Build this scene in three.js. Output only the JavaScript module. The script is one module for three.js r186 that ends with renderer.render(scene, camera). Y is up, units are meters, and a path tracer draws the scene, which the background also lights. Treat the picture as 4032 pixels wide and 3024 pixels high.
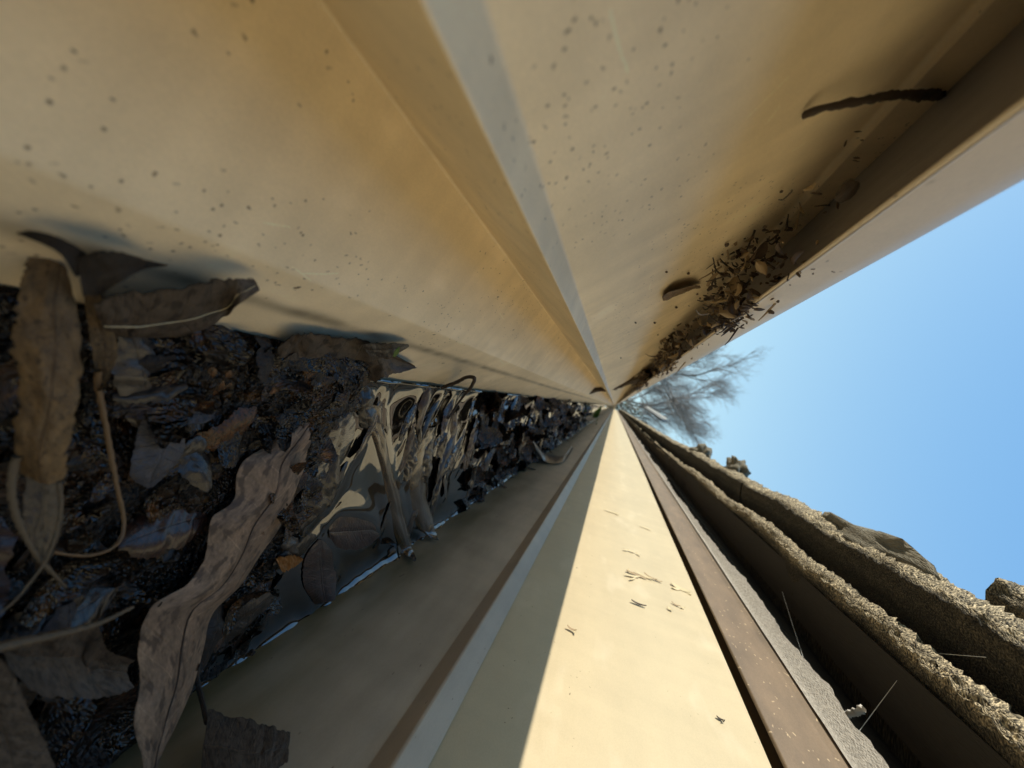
import * as THREE from 'three';
import { mergeGeometries, mergeVertices } from 'three/addons/utils/BufferGeometryUtils.js';
import { ImprovedNoise } from 'three/addons/math/ImprovedNoise.js';

// ---------------------------------------------------------------- camera, sky, sun, exposure
const scene = new THREE.Scene();
const camera = new THREE.PerspectiveCamera(88, 4 / 3, 0.004, 400);
camera.position.set(0, 0, 0);
camera.up.set(-0.96584, -0.25357, 0.05346);          // phone turned on its side inside the gutter
camera.lookAt(0.01348, -0.25516, -0.9668);
camera.focus = 0.088;
camera.userData.fStop = 25;

const renderer = new THREE.WebGLRenderer({ antialias: true });
renderer.setSize(1024, 768);
renderer.toneMapping = THREE.LinearToneMapping;
renderer.toneMappingExposure = 1.26;
renderer.shadowMap.enabled = true;
renderer.shadowMap.type = THREE.PCFSoftShadowMap;

const SUN = new THREE.Vector3(-1, 0.2945, -0.25).normalize();
const sun = new THREE.DirectionalLight(new THREE.Color(1, 0.93, 0.8), 4.2);
sun.position.copy(SUN).multiplyScalar(20);
sun.target.position.set(0, 0, 0);
sun.castShadow = true;
sun.shadow.mapSize.set(4096, 4096);
sun.shadow.camera.left = -12; sun.shadow.camera.right = 12; sun.shadow.camera.top = 12; sun.shadow.camera.bottom = -12;
sun.shadow.camera.near = 0.1; sun.shadow.camera.far = 80; sun.shadow.bias = -0.0002;
sun.shadow.radius = 1;
scene.add(sun, sun.target);

{ // clear winter sky: deep blue above, pale towards the horizon
  const w = 512, h = 256, px = new Float32Array(w * h * 4), mix = (a, b, t) => a + (b - a) * t;
  for (let j = 0; j < h; j++) for (let i = 0; i < w; i++) {
    const el = ((j + 0.5) / h - 0.5) * Math.PI, az = ((i + 0.5) / w - 0.5) * 2 * Math.PI;
    const y = Math.sin(el), c = Math.cos(el), d = c * Math.cos(az) * SUN.x + y * SUN.y + c * Math.sin(az) * SUN.z;
    const t = Math.pow(1 - Math.max(0, y), 1.9), glow = Math.pow(Math.max(0, d), 6) * 0.22;
    const k = (j * w + i) * 4;
    px[k] = mix(0.115, 0.54, t) + glow; px[k + 1] = mix(0.32, 0.77, t) + glow * 0.9; px[k + 2] = mix(0.65, 0.81, t) + glow * 0.7; px[k + 3] = 1;
    if (el < 0) { px[k] = 0.3; px[k + 1] = 0.3; px[k + 2] = 0.26; }
  }
  const sky = new THREE.DataTexture(px, w, h, THREE.RGBAFormat, THREE.FloatType);
  sky.mapping = THREE.EquirectangularReflectionMapping; sky.minFilter = sky.magFilter = THREE.LinearFilter; sky.needsUpdate = true;
  scene.background = sky; scene.environment = sky;
}

// ---------------------------------------------------------------- helpers (lengths in millimetres near the gutter)
const MM = 0.001, D = 68;
const NZ = new ImprovedNoise();
const n3 = (x, y, z = 0) => NZ.noise(x, y, z);
const fbm = (x, y, z = 0, o = 4) => { let a = 0.5, s = 0; for (let i = 0; i < o; i++) { s += a * NZ.noise(x, y, z + 7.3 * i); x *= 2.03; y *= 2.03; z *= 2.03; a *= 0.5; } return s; };
function rng(seed) { return () => { seed = (seed + 0x6D2B79F5) | 0; let t = Math.imul(seed ^ (seed >>> 15), 1 | seed); t = (t + Math.imul(t ^ (t >>> 7), 61 | t)) ^ t; return ((t ^ (t >>> 14)) >>> 0) / 4294967296; }; }
const clamp = (x, a = 0, b = 1) => Math.min(b, Math.max(a, x));
const smooth = (a, b, x) => { const t = clamp((x - a) / (b - a)); return t * t * (3 - 2 * t); };
const counts = {};
function numbered(n) { const k = counts[n] = (counts[n] ?? -1) + 1; return k ? n + '_' + String(k).padStart(3, '0') : n; }
function mesh(name, geo, mat, parent) {
  const m = new THREE.Mesh(geo, mat); m.castShadow = m.receiveShadow = true;
  m.name = parent ? name : numbered(name);
  (parent || scene).add(m); return m;
}
function tag(o, label, category, group, kind) { if (label) o.userData.label = label; if (category) o.userData.category = category; if (group) o.userData.group = group; if (kind) o.userData.kind = kind; return o; }
function thing(name, label, category, group) { const g = new THREE.Group(); g.name = numbered(name); scene.add(g); return tag(g, label, category, group); }
function texture(w, h, fn, srgb = true) {
  const d = new Uint8Array(w * h * 4), c = [0, 0, 0];
  for (let j = 0; j < h; j++) for (let i = 0; i < w; i++) { fn(i, j, c); const k = (j * w + i) * 4; d[k] = clamp(c[0], 0, 255); d[k + 1] = clamp(c[1], 0, 255); d[k + 2] = clamp(c[2], 0, 255); d[k + 3] = 255; }
  return finish(d, w, h, srgb);
}
function finish(d, w, h, srgb) {
  const t = new THREE.DataTexture(d, w, h); t.wrapS = t.wrapT = THREE.MirroredRepeatWrapping; t.magFilter = THREE.LinearFilter; t.minFilter = THREE.LinearMipmapLinearFilter; t.generateMipmaps = true;
  if (srgb) t.colorSpace = THREE.SRGBColorSpace; t.needsUpdate = true; return t;
}
// grid(nu, nv, f): f(u, v) -> [x, y, z, uvx, uvy] in mm
function grid(nu, nv, f) {
  const pos = [], uv = [], idx = [];
  for (let i = 0; i <= nu; i++) for (let j = 0; j <= nv; j++) { const p = f(i / nu, j / nv, i, j); pos.push(p[0] * MM, p[1] * MM, p[2] * MM); uv.push(p[3] ?? j / nv, p[4] ?? i / nu); }
  for (let i = 0; i < nu; i++) for (let j = 0; j < nv; j++) { const a = i * (nv + 1) + j, b = a + 1, c = a + nv + 1, d = c + 1; idx.push(a, c, b, b, c, d); }
  const g = new THREE.BufferGeometry(); g.setAttribute('position', new THREE.Float32BufferAttribute(pos, 3)); g.setAttribute('uv', new THREE.Float32BufferAttribute(uv, 2)); g.setIndex(idx); g.computeVertexNormals(); return g;
}
// bent sheet metal: round the corners of a profile [[x, y, radius], ...] (mm)
function fillet(P, seg = 5) {
  const out = [];
  P.forEach((p, i) => {
    if (i === 0 || i === P.length - 1 || !p[2]) { out.push([p[0], p[1]]); return; }
    const a = P[i - 1], b = P[i + 1], la = Math.hypot(a[0] - p[0], a[1] - p[1]), lb = Math.hypot(b[0] - p[0], b[1] - p[1]), r = Math.min(p[2], la * 0.45, lb * 0.45);
    const s = [p[0] + (a[0] - p[0]) * r / la, p[1] + (a[1] - p[1]) * r / la], e = [p[0] + (b[0] - p[0]) * r / lb, p[1] + (b[1] - p[1]) * r / lb];
    for (let k = 0; k <= seg; k++) { const t = k / seg, u = 1 - t; out.push([u * u * s[0] + 2 * u * t * p[0] + t * t * e[0], u * u * s[1] + 2 * u * t * p[1] + t * t * e[1]]); }
  });
  const dense = [out[0]];
  for (let i = 1; i < out.length; i++) { const a = out[i - 1], b = out[i], n = Math.max(1, Math.ceil(Math.hypot(b[0] - a[0], b[1] - a[1]) / 6)); for (let k = 1; k <= n; k++) dense.push([a[0] + (b[0] - a[0]) * k / n, a[1] + (b[1] - a[1]) * k / n]); }
  return dense;
}
const zRuler = (z0, z1) => { const out = [z0]; let z = z0; while (z > z1) { z -= Math.max(8, Math.abs(Math.min(z, 0)) * 0.08); out.push(Math.max(z, z1)); } return out; };
// sweep a profile along the gutter, as a thin closed sheet of thickness th (mm), U in metres along, V 0..1 across
function sweep(profile, z0, z1, th, { wobble = 0, seed = 0, tile = 410, vEnd = 1 } = {}) {
  const zs = zRuler(z0, z1), n = profile.length, len = [0];
  for (let i = 1; i < n; i++) len.push(len[i - 1] + Math.hypot(profile[i][0] - profile[i - 1][0], profile[i][1] - profile[i - 1][1]));
  const nor = profile.map((p, i) => { const a = profile[Math.max(0, i - 1)], b = profile[Math.min(n - 1, i + 1)], dx = b[0] - a[0], dy = b[1] - a[1], l = Math.hypot(dx, dy) || 1; return [dy / l, -dx / l]; });
  const sheet = (off, flip) => {
    const g = grid(zs.length - 1, n - 1, (u, v, i, j) => {
      const z = zs[i], w = wobble * n3(z * 0.006 + seed, len[j] * 0.02, seed) - off;
      return [profile[j][0] + nor[j][0] * w, profile[j][1] + nor[j][1] * w, z, -z / tile, vEnd * len[j] / len[n - 1]];
    });
    if (flip) { const ix = g.index.array; for (let k = 0; k < ix.length; k += 3) { const t = ix[k]; ix[k] = ix[k + 1]; ix[k + 1] = t; } g.computeVertexNormals(); }
    return g;
  };
  return th ? mergeGeometries([sheet(0, false), sheet(th, true)]) : sheet(0, false);
}
function tube(pts, r0, r1, seg = 24, rad = 7, rough = 0) {
  const c = new THREE.CatmullRomCurve3(pts.map(p => new THREE.Vector3(p[0] * MM, p[1] * MM, p[2] * MM)));
  const g = new THREE.TubeGeometry(c, seg, 1, rad, false), p = g.attributes.position;
  for (let i = 0; i <= seg; i++) { const q = c.getPointAt(i / seg), r = (r0 + (r1 - r0) * i / seg) * MM; for (let j = 0; j <= rad; j++) { const k = i * (rad + 1) + j, rr = r * (1 + rough * n3(i * 0.9, (j % rad) * 2.1, r0 * 9)); p.setXYZ(k, q.x + (p.getX(k) - q.x) * rr, q.y + (p.getY(k) - q.y) * rr, q.z + (p.getZ(k) - q.z) * rr); } }
  g.computeVertexNormals(); return g;
}
function blob(r, seed, sx = 1, sy = 1, sz = 1, detail = 2, rough = 0.3) {
  let g = new THREE.IcosahedronGeometry(1, detail); g.deleteAttribute('normal'); g = mergeVertices(g, 1e-4); const p = g.attributes.position;
  for (let i = 0; i < p.count; i++) { const x = p.getX(i), y = p.getY(i), z = p.getZ(i), k = 1 + rough * n3(x * 1.6 + seed, y * 1.6, z * 1.6); p.setXYZ(i, x * k * r * sx * MM, y * k * r * sy * MM, z * k * r * sz * MM); }
  g.computeVertexNormals(); return g;
}

// ---------------------------------------------------------------- materials
const R0 = rng(11);
// painted metal: almond paint with a film of dirt, flecks, scum near the waterline (v = 0)
function paintTexture(w, h, seed, o) {
  const r = rng(seed), d = new Uint8Array(w * h * 4);
  for (let j = 0; j < h; j++) for (let i = 0; i < w; i++) {
    const v = j / h, x = i / 200, y = j / 200;
    const m = fbm(x * 0.9, y * 1.7, seed, 5), f = fbm(x * 6, y * 6, seed + 3, 3), st = fbm(x * 7, y * 0.35, seed + 9, 3), g = r() - 0.5;
    let k = 1 + o.mottle * (0.5 * m + 0.18 * f + 0.3 * st) + 0.035 * g;
    const creaseShade = o.creaseShade ? 0.4 * Math.exp(-(((v - o.creaseShade + 0.004 * f) / 0.008) ** 2)) * (0.6 + st) : 0;  // soft dark line along the fold: its shade put into the paint colour
    k *= 1 - creaseShade;
    const chalk = smooth(0.12, 0.4, fbm(x * 1.3, y * 2.2, seed + 20, 4)) * o.chalk;
    const scum = o.scum * smooth(o.scumTop, 0, v + 0.05 * m) * (0.6 + 1.2 * Math.max(0, fbm(x * 3, y * 3, seed + 31, 4) + 0.2));
    let R = o.rgb[0] * k + chalk * 16, G = o.rgb[1] * k + chalk * 17, B = o.rgb[2] * k + chalk * 20;
    R += (66 - R) * scum; G += (60 - G) * scum; B += (30 - B) * scum;
    const q = (j * w + i) * 4; d[q] = clamp(R, 0, 255); d[q + 1] = clamp(G, 0, 255); d[q + 2] = clamp(B, 0, 255); d[q + 3] = 255;
  }
  for (let s = 0; s < o.flecks; s++) { // flecks of dirt stuck to the paint
    let x = r() * w, y = r() * h; if (fbm(x / 190, y / 190, seed + 50, 4) < -0.12 + 0.34 * r()) continue;
    const big = r() < 0.009, L = (big ? 2.0 : 0.55) * (0.4 + r() * 1.2), a = Math.PI / 2 + (r() - 0.5) * 1.9, ca = Math.cos(a), sa = Math.sin(a), wd = big ? 1.0 : 0.3, dark = (big ? 0.35 : 0.2) + 0.4 * r();
    for (let t = -L; t <= L; t += 0.7) for (let u = -wd; u <= wd; u += 0.7) {
      const px = (Math.round(x + ca * t - sa * u + (big ? 1.2 * Math.sin(t) : 0)) + w) % w, py = Math.round(y + sa * t + ca * u); if (py < 0 || py >= h) continue;
      const q = (py * w + px) * 4; d[q] += (58 - d[q]) * dark; d[q + 1] += (44 - d[q + 1]) * dark; d[q + 2] += (30 - d[q + 2]) * dark;
    }
  }
  for (let s = 0; s < (o.scratches || 0); s++) { // fine pale scratches
    const x = r() * w, y = r() * h, a = (r() - 0.5) * 1.4 + (r() < 0.3 ? 1.5 : 0), L = 10 + 70 * r() * r(), c = (r() - 0.5) * 0.01;
    for (let t = 0; t < L; t += 0.7) { const px = (Math.round(x + Math.cos(a + c * t) * t) + w * 2) % w, py = Math.round(y + Math.sin(a + c * t) * t); if (py < 0 || py >= h) continue; const q = (py * w + px) * 4; d[q] = Math.min(250, d[q] + 16); d[q + 1] = Math.min(250, d[q + 1] + 16); d[q + 2] = Math.min(250, d[q + 2] + 15); }
  }
  return finish(d, w, h, true);
}
const std = (o) => new THREE.MeshStandardMaterial({ side: THREE.DoubleSide, ...o });
const phys = (o) => new THREE.MeshPhysicalMaterial({ side: THREE.DoubleSide, ...o });
const bumpTex = texture(512, 512, (i, j, c) => { const v = 128 + 110 * fbm(i / 34, j / 34, 4, 5) + 26 * (R0() - 0.5); c[0] = c[1] = c[2] = v; }, false);
const M = {};
M.front = phys({ map: paintTexture(2048, 1024, 3, { rgb: [240, 219, 181], mottle: 0.26, chalk: 0.6, scum: 0.9, scumTop: 0.2, flecks: 18000, creaseShade: 0.262, scratches: 120 }), roughness: 0.55, bumpMap: bumpTex, bumpScale: 0.00008 });
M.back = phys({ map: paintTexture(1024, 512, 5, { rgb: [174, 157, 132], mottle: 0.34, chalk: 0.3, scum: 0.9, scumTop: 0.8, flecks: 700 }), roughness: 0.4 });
M.apron = phys({ map: paintTexture(2048, 512, 7, { rgb: [192, 176, 142], mottle: 0.12, chalk: 0.5, scum: 0, scumTop: 0.1, flecks: 800 }), roughness: 0.45, bumpMap: bumpTex, bumpScale: 0.00008 });
M.hem = phys({ map: paintTexture(1024, 256, 9, { rgb: [232, 216, 192], mottle: 0.2, chalk: 0.4, scum: 0, scumTop: 0.1, flecks: 500 }), roughness: 0.42 });
{ const r = rng(21), w = 1024, h = 256, d = new Uint8Array(w * h * 4);
  for (let j = 0; j < h; j++) for (let i = 0; i < w; i++) { const k = 1 + 0.25 * fbm(i / 60, j / 40, 8, 5) + 0.10 * (r() - 0.5), q = (j * w + i) * 4; d[q] = 118 * k; d[q + 1] = 99 * k; d[q + 2] = 77 * k; d[q + 3] = 255; }
  for (let s = 0; s < 700; s++) { const x = r() * w, y = r() * h, a = r() * 3.1, L = 0.5 + r() * r() * 5; for (let t = 0; t < L; t += 0.6) { const q = (clamp(Math.round(y + Math.sin(a) * t), 0, h - 1) * w + (Math.round(x + Math.cos(a) * t) + w) % w) * 4; d[q] = 200; d[q + 1] = 176; d[q + 2] = 140; } }
  for (let q = 0; q < d.length; q++) if (d[q] > 240) d[q] = 240;
  M.brown = phys({ map: finish(d, w, h, true), roughness: 0.5, bumpMap: bumpTex, bumpScale: 0.0001 }); }
const granTex = texture(512, 512, (i, j, c) => { const a = n3(i / 8, j / 8, 2), b = n3(i / 4, j / 4, 9), m = fbm(i / 60, j / 60, 4, 3), k = 1 + 0.9 * a + 0.6 * b + 0.6 * m; c[0] = 138 * k; c[1] = 126 * k; c[2] = 103 * k; });
const granBump = texture(512, 512, (i, j, c) => { const a = n3(i / 8, j / 8, 2), b = n3(i / 4, j / 4, 9); c[0] = c[1] = c[2] = 128 + 90 * a + 60 * b; }, false);
for (const t of [granTex, granBump]) t.repeat.set(1, 1);
M.granule = std({ map: granTex, vertexColors: true, roughness: 0.95, bumpMap: granBump, bumpScale: 0.0011 });
M.moss = std({ color: new THREE.Color(0.2, 0.175, 0.125), roughness: 1, bumpMap: granBump, bumpScale: 0.0011 });
M.granuleEdge = std({ map: granTex, vertexColors: true, roughness: 0.95, bumpMap: granBump, bumpScale: 0.0011 });
M.asphalt = std({ color: new THREE.Color(0.028, 0.025, 0.022), roughness: 0.9, bumpMap: granBump, bumpScale: 0.0003 });
M.felt = std({ map: texture(256, 256, (i, j, c) => { const k = 1 + 0.25 * fbm(i / 9, j / 9, 1, 4); c[0] = 158 * k; c[1] = 151 * k; c[2] = 140 * k; }), roughness: 0.95, bumpMap: granBump, bumpScale: 0.0003 });
M.wood = std({ color: new THREE.Color(0.16, 0.11, 0.07), roughness: 0.85 });
M.siding = std({ color: new THREE.Color(0.5, 0.46, 0.38), roughness: 0.7 });
M.plain = phys({ color: new THREE.Color(0.6, 0.48, 0.3), roughness: 0.45 });
// leaves: brown blade with midrib, side veins and blotches, u across, v along
function leafTexture(seed, base, spot, amount, vein, veinGain = 1) {
  const w = 256, h = 1024, r = rng(seed);
  const map = texture(w, h, (i, j, c) => {
    const u = Math.abs(i / w - 0.5) * 2, v = j / h, x = i / w * 4, y = v * 14;
    const m = fbm(x * 1.2, y * 0.8, seed, 5), f = fbm(x * 8, y * 6, seed + 5, 3), sp = smooth(0.02, 0.28, fbm(x * 2.2, y * 1.6, seed + 9, 5) + amount);
    const side = Math.abs(((v * 9 - u * 0.7 + (i < w / 2 ? 0.3 : 0) + 0.06 * m) % 1 + 1) % 1 - 0.5), rib = smooth(0.045, 0.0, u) + 0.45 * smooth(0.03, 0.0, 0.5 - side - 0.47 + 0.0) * (1 - u * 0.5);
    const k = 1 + 0.55 * m + 0.35 * f + 0.1 * (r() - 0.5);
    for (let q = 0; q < 3; q++) { let t = base[q] * k; t += (spot[q] - t) * sp * 0.75; t += (vein[q] - t) * clamp(rib * veinGain) * 0.7; c[q] = t; }
  });
  return map;
}
const leafBump = texture(256, 1024, (i, j, c) => {
  const u = Math.abs(i / 256 - 0.5) * 2, v = j / 1024, side = Math.abs(((v * 9 - u * 0.7 + (i < 128 ? 0.3 : 0)) % 1 + 1) % 1 - 0.5);
  const k = 120 + 60 * fbm(i / 20, j / 20, 3, 4) + 70 * smooth(0.06, 0, u) + 40 * smooth(0.06, 0, 0.5 - side) - 8 * (R0() - 0.5); c[0] = c[1] = c[2] = k;
}, false);
const leafMat = (map, rough, o = {}) => phys({ map, roughness: rough, bumpMap: leafBump, bumpScale: 0.0003, ...o });
const T = {
  mauve: leafTexture(1, [146, 121, 96], [66, 53, 42], 0.0, [70, 50, 38]),
  dark: leafTexture(2, [52, 42, 34], [22, 18, 15], 0.06, [84, 68, 50], 0.6),
  tan: leafTexture(3, [122, 98, 64], [50, 38, 22], -0.08, [84, 62, 40]),
  amber: leafTexture(4, [86, 50, 22], [30, 18, 10], 0.06, [110, 70, 34], 0.6),
  grey: leafTexture(6, [76, 66, 56], [38, 32, 27], 0.02, [100, 84, 66], 0.5),
  slate: leafTexture(7, [66, 66, 72], [84, 66, 44], -0.1, [40, 36, 34], 0.5),
  plum: leafTexture(8, [58, 36, 28], [30, 20, 17], 0.0, [44, 28, 22], 0.5),
};
M.mauveLeaf = leafMat(T.mauve, 0.62); M.darkLeaf = leafMat(T.dark, 0.36, { clearcoat: 0.5, clearcoatRoughness: 0.22 }); M.tanLeaf = leafMat(T.tan, 0.7); M.amberLeaf = leafMat(T.amber, 0.25, { transmission: 0.15 });
M.greyLeaf = leafMat(T.grey, 0.6); M.darkMatte = leafMat(T.dark, 0.55, { color: new THREE.Color(0.42, 0.37, 0.33) }); M.blackLeaf = leafMat(T.dark, 0.3, { color: new THREE.Color(0.4, 0.36, 0.33), clearcoat: 0.6, clearcoatRoughness: 0.2 }); M.slateLeaf = leafMat(T.slate, 0.38); M.plumLeaf = leafMat(T.plum, 0.3, { clearcoat: 0.5, clearcoatRoughness: 0.15 }); M.wetLeaf = leafMat(T.dark, 0.2, { color: new THREE.Color(0.4, 0.36, 0.32), clearcoat: 1, clearcoatRoughness: 0.08 });
M.paleWet = leafMat(T.tan, 0.25, { color: new THREE.Color(0.42, 0.38, 0.34), clearcoat: 1, clearcoatRoughness: 0.12 });
M.orange = phys({ color: new THREE.Color(0.33, 0.13, 0.025), roughness: 0.35, transmission: 0.3, thickness: 0 });
M.green = phys({ color: new THREE.Color(0.12, 0.22, 0.03), roughness: 0.5, transmission: 0.3, thickness: 0 });
M.stem = std({ color: new THREE.Color(0.17, 0.10, 0.045), roughness: 0.55 });
M.stemGrey = std({ color: new THREE.Color(0.12, 0.09, 0.055), roughness: 0.7 });
M.twig = std({ color: new THREE.Color(0.06, 0.042, 0.03), roughness: 0.8, bumpMap: bumpTex, bumpScale: 0.0002 });
M.channelShade = phys({ color: new THREE.Color(0.32, 0.3, 0.29), roughness: 0.7, bumpMap: bumpTex, bumpScale: 0.0002 });  // lip channel colour, made darker to deepen the shade inside it
M.crumb = std({ color: new THREE.Color(0.085, 0.055, 0.034), roughness: 0.75 });
M.crumbLight = std({ color: new THREE.Color(0.34, 0.24, 0.13), roughness: 0.7 });
M.straw = std({ color: new THREE.Color(0.58, 0.48, 0.28), roughness: 0.6 });
M.silk = std({ color: new THREE.Color(0.75, 0.74, 0.7), roughness: 0.4 });
// rotting muck: wrinkled, wet, black with brown and ochre patches
const ridge = (x, y, z) => 1 - Math.abs(n3(x, y, z)) * 2;
const muckBump = texture(1024, 1024, (i, j, c) => { const x = i / 17, y = j / 17, wx = x + 1.2 * n3(x / 5, y / 5, 1), wy = y + 1.2 * n3(x / 5, y / 5, 7); c[0] = c[1] = c[2] = 30 + 80 * ridge(wx / 4, wy / 4, 3) + 60 * ridge(wx / 1.4, wy / 1.4, 5) + 30 * ridge(wx * 0.7, wy * 0.9, 8) + 40 * ridge(wx * 1.9, wy * 1.7, 18); }, false);
const muckTex = texture(1024, 1024, (i, j, c) => { const x = i / 17, y = j / 17, a = smooth(0.0, 0.35, fbm(x / 9, y / 9, 2, 5)), b = smooth(0.08, 0.4, fbm(x / 5, y / 5, 12, 5)), k = 1 + 0.7 * fbm(x, y, 5, 3); c[0] = (32 + 40 * a + 62 * b) * k; c[1] = (26 + 27 * a + 44 * b) * k; c[2] = (21 + 16 * a + 19 * b) * k; });
const wetTex = texture(512, 512, (i, j, c) => { const f = smooth(-0.12, 0.28, fbm(i / 40, j / 40, 21, 5)); c[0] = c[1] = c[2] = 22 + 130 * f; }, false);
M.litter = phys({ vertexColors: true, map: muckTex, roughness: 1, roughnessMap: wetTex, ior: 1.5, color: new THREE.Color(1, 0.92, 0.8), bumpMap: muckBump, bumpScale: 0.0008 });
M.sludge = phys({ map: muckTex, roughness: 1, roughnessMap: wetTex, ior: 1.55, color: new THREE.Color(1, 0.9, 0.75), bumpMap: muckBump, bumpScale: 0.003 });
// murky water with patches of silty film
const filmTex = texture(1024, 1024, (i, j, c) => { const x = i / 60, y = j / 60, f = smooth(0.06, 0.32, fbm(x, y, 3, 5)), g = smooth(0.18, 0.4, fbm(x * 2.3, y * 2.3, 13, 5)); c[0] = c[1] = c[2] = 3 + 34 * f * f + 30 * g; }, false);
const siltTex = texture(1024, 1024, (i, j, c) => { const x = i / 60, y = j / 60, f = smooth(0.05, 0.4, fbm(x, y, 3, 5)), k = fbm(x * 4, y * 4, 9, 3); c[0] = 22 + 18 * f + 12 * k; c[1] = 19 + 15 * f + 10 * k; c[2] = 15 + 11 * f + 7 * k; });
M.water = phys({ map: siltTex, roughness: 1, roughnessMap: filmTex, ior: 2.2, specularIntensity: 1 });

// ---------------------------------------------------------------- far surroundings
tag(mesh('ground', new THREE.PlaneGeometry(600, 600, 1, 1).rotateX(-Math.PI / 2).translate(0, -3, 0), std({ color: new THREE.Color(0.11, 0.095, 0.05), roughness: 1 })), null, null, null, 'structure');

function bareTree(name, label, [x, y, z], height, seed, spread, color) {
  const r = rng(seed), t = thing(name, label, 'tree', null); t.position.set(x, y, z);
  const thick = [], thin = [];
  const limb = (p, dir, len, rad, level) => {
    const pts = [p.clone()], d = dir.clone(), q = p.clone(), n = 4;
    for (let i = 0; i < n; i++) { d.x += (r() - 0.5) * 0.35; d.z += (r() - 0.5) * 0.35; d.y += (r() - 0.4) * 0.18; d.normalize(); q.addScaledVector(d, len / n); pts.push(q.clone()); }
    const c = new THREE.CatmullRomCurve3(pts), seg = level < 2 ? 8 : 4, sides = level < 2 ? 7 : level < 4 ? 4 : 3, g = new THREE.TubeGeometry(c, seg, 1, sides), a = g.attributes.position;
    for (let i = 0; i <= seg; i++) { const o = c.getPointAt(i / seg), rr = rad * (1 - 0.6 * i / seg); for (let j = 0; j <= sides; j++) { const k = i * (sides + 1) + j; a.setXYZ(k, o.x + (a.getX(k) - o.x) * rr, o.y + (a.getY(k) - o.y) * rr, o.z + (a.getZ(k) - o.z) * rr); } }
    (level < 2 ? thick : thin).push(g);
    if (level >= 6) return;
    const kids = level === 0 ? 9 : level < 3 ? 6 : level < 5 ? 4 : 3;
    for (let k = 0; k < kids; k++) {
      const at = level === 0 ? 0.25 + 0.75 * (k + 1) / kids : 0.25 + 0.75 * r(), o = c.getPointAt(Math.min(1, at)), az = r() * 6.283, tilt = (level === 0 ? 0.75 : 0.6) * spread * (0.6 + 0.7 * r());
      const side = new THREE.Vector3(Math.cos(az), 0.15, Math.sin(az)), nd = c.getTangentAt(Math.min(1, at)).multiplyScalar(Math.cos(tilt)).addScaledVector(side, Math.sin(tilt)).normalize();
      limb(o, nd, len * (0.45 + 0.25 * r()) * (level === 0 ? 0.8 : 1), rad * (level === 0 ? 0.42 : 0.5), level + 1);
    }
  };
  limb(new THREE.Vector3(), new THREE.Vector3(0.03, 1, 0), height * 0.62, height * 0.014, 0);
  const bark = std({ color: new THREE.Color(...color), roughness: 0.9 });
  mesh('trunk', mergeGeometries(thick), bark, t); mesh('crown', mergeGeometries(thin), bark, t);
  return t;
}
bareTree('bare_tree', 'largest leafless grey tree beyond the end of the gutter', [-2.3, -3, -17], 7.4, 5, 1.05, [0.3, 0.275, 0.25]);
bareTree('bare_tree', 'smaller leafless tree farther off behind the largest one', [-0.4, -3, -27], 8.4, 9, 1.0, [0.34, 0.31, 0.28]);
function shrub(name, label, [x, y, z], rx, ry, seed, color, n) {
  const r = rng(seed), t = thing(name, label, 'shrub', null); t.position.set(x, y, z);
  const pos = [];
  for (let i = 0; i < n; i++) {
    const a = r() * 6.283, e = Math.acos(2 * r() - 1), q = Math.cbrt(r()) * (0.75 + 0.4 * n3(Math.cos(a) * 1.5 + seed, Math.cos(e) * 1.5, Math.sin(a) * 1.5));
    const c = [Math.cos(a) * Math.sin(e) * q * rx, ry + Math.cos(e) * q * ry, Math.sin(a) * Math.sin(e) * q * rx];
    for (let k = 0; k < 3; k++) pos.push(c[0] + (r() - 0.5) * 0.16, c[1] + (r() - 0.5) * 0.16, c[2] + (r() - 0.5) * 0.16);
  }
  const g = new THREE.BufferGeometry(); g.setAttribute('position', new THREE.Float32BufferAttribute(pos, 3)); g.computeVertexNormals();
  mesh('crown', g, std({ color: new THREE.Color(...color), roughness: 0.9 }), t);
  mesh('trunk', new THREE.CylinderGeometry(0.05, 0.08, ry, 8).translate(0, ry / 2, 0), M.wood, t);
}
shrub('shrub', 'rusty brown shrub beyond the far end of the gutter', [-1.1, -3, -19], 1.2, 2.1, 41, [0.16, 0.09, 0.045], 2600);
shrub('shrub', 'greyish green shrub behind the rusty brown one', [0.2, -3, -24], 1.6, 2.6, 42, [0.09, 0.1, 0.06], 3200);
{ // neighbouring roof seen past the shingles
  const t = thing('neighbouring_house', 'house wing with white gutter and grey roof beyond the shingles', 'house');
  const beam = (ax, ay, az, bx, by, bz, w, h) => { const a = new THREE.Vector3(ax, ay, az), b = new THREE.Vector3(bx, by, bz), g = new THREE.BoxGeometry(w, h, a.distanceTo(b)); const m = new THREE.Matrix4().lookAt(a, b, new THREE.Vector3(0, 1, 0)); g.applyMatrix4(m); g.translate((ax + bx) / 2, (ay + by) / 2, (az + bz) / 2); return g; };
  mesh('gutter', beam(-0.17, 0.70, -9.6, 0.0, 0.765, -6.2, 0.028, 0.028), std({ color: new THREE.Color(0.78, 0.76, 0.7), roughness: 0.5 }), t);
  mesh('fascia', beam(-0.15, 0.655, -9.6, 0.02, 0.72, -6.2, 0.03, 0.05), std({ color: new THREE.Color(0.25, 0.26, 0.27), roughness: 0.7 }), t);
  mesh('roof', grid(1, 1, (u, v) => [160 + 4000 * v + 170 * u, 720 + 70 * u + 1400 * v, -9600 + 3400 * u]), std({ color: new THREE.Color(0.14, 0.13, 0.12), roughness: 0.95 }), t);
  mesh('wall', new THREE.BoxGeometry(3, 3.6, 3.2).translate(2.2, -1.2, -7.9), M.siding, t);
}

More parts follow.
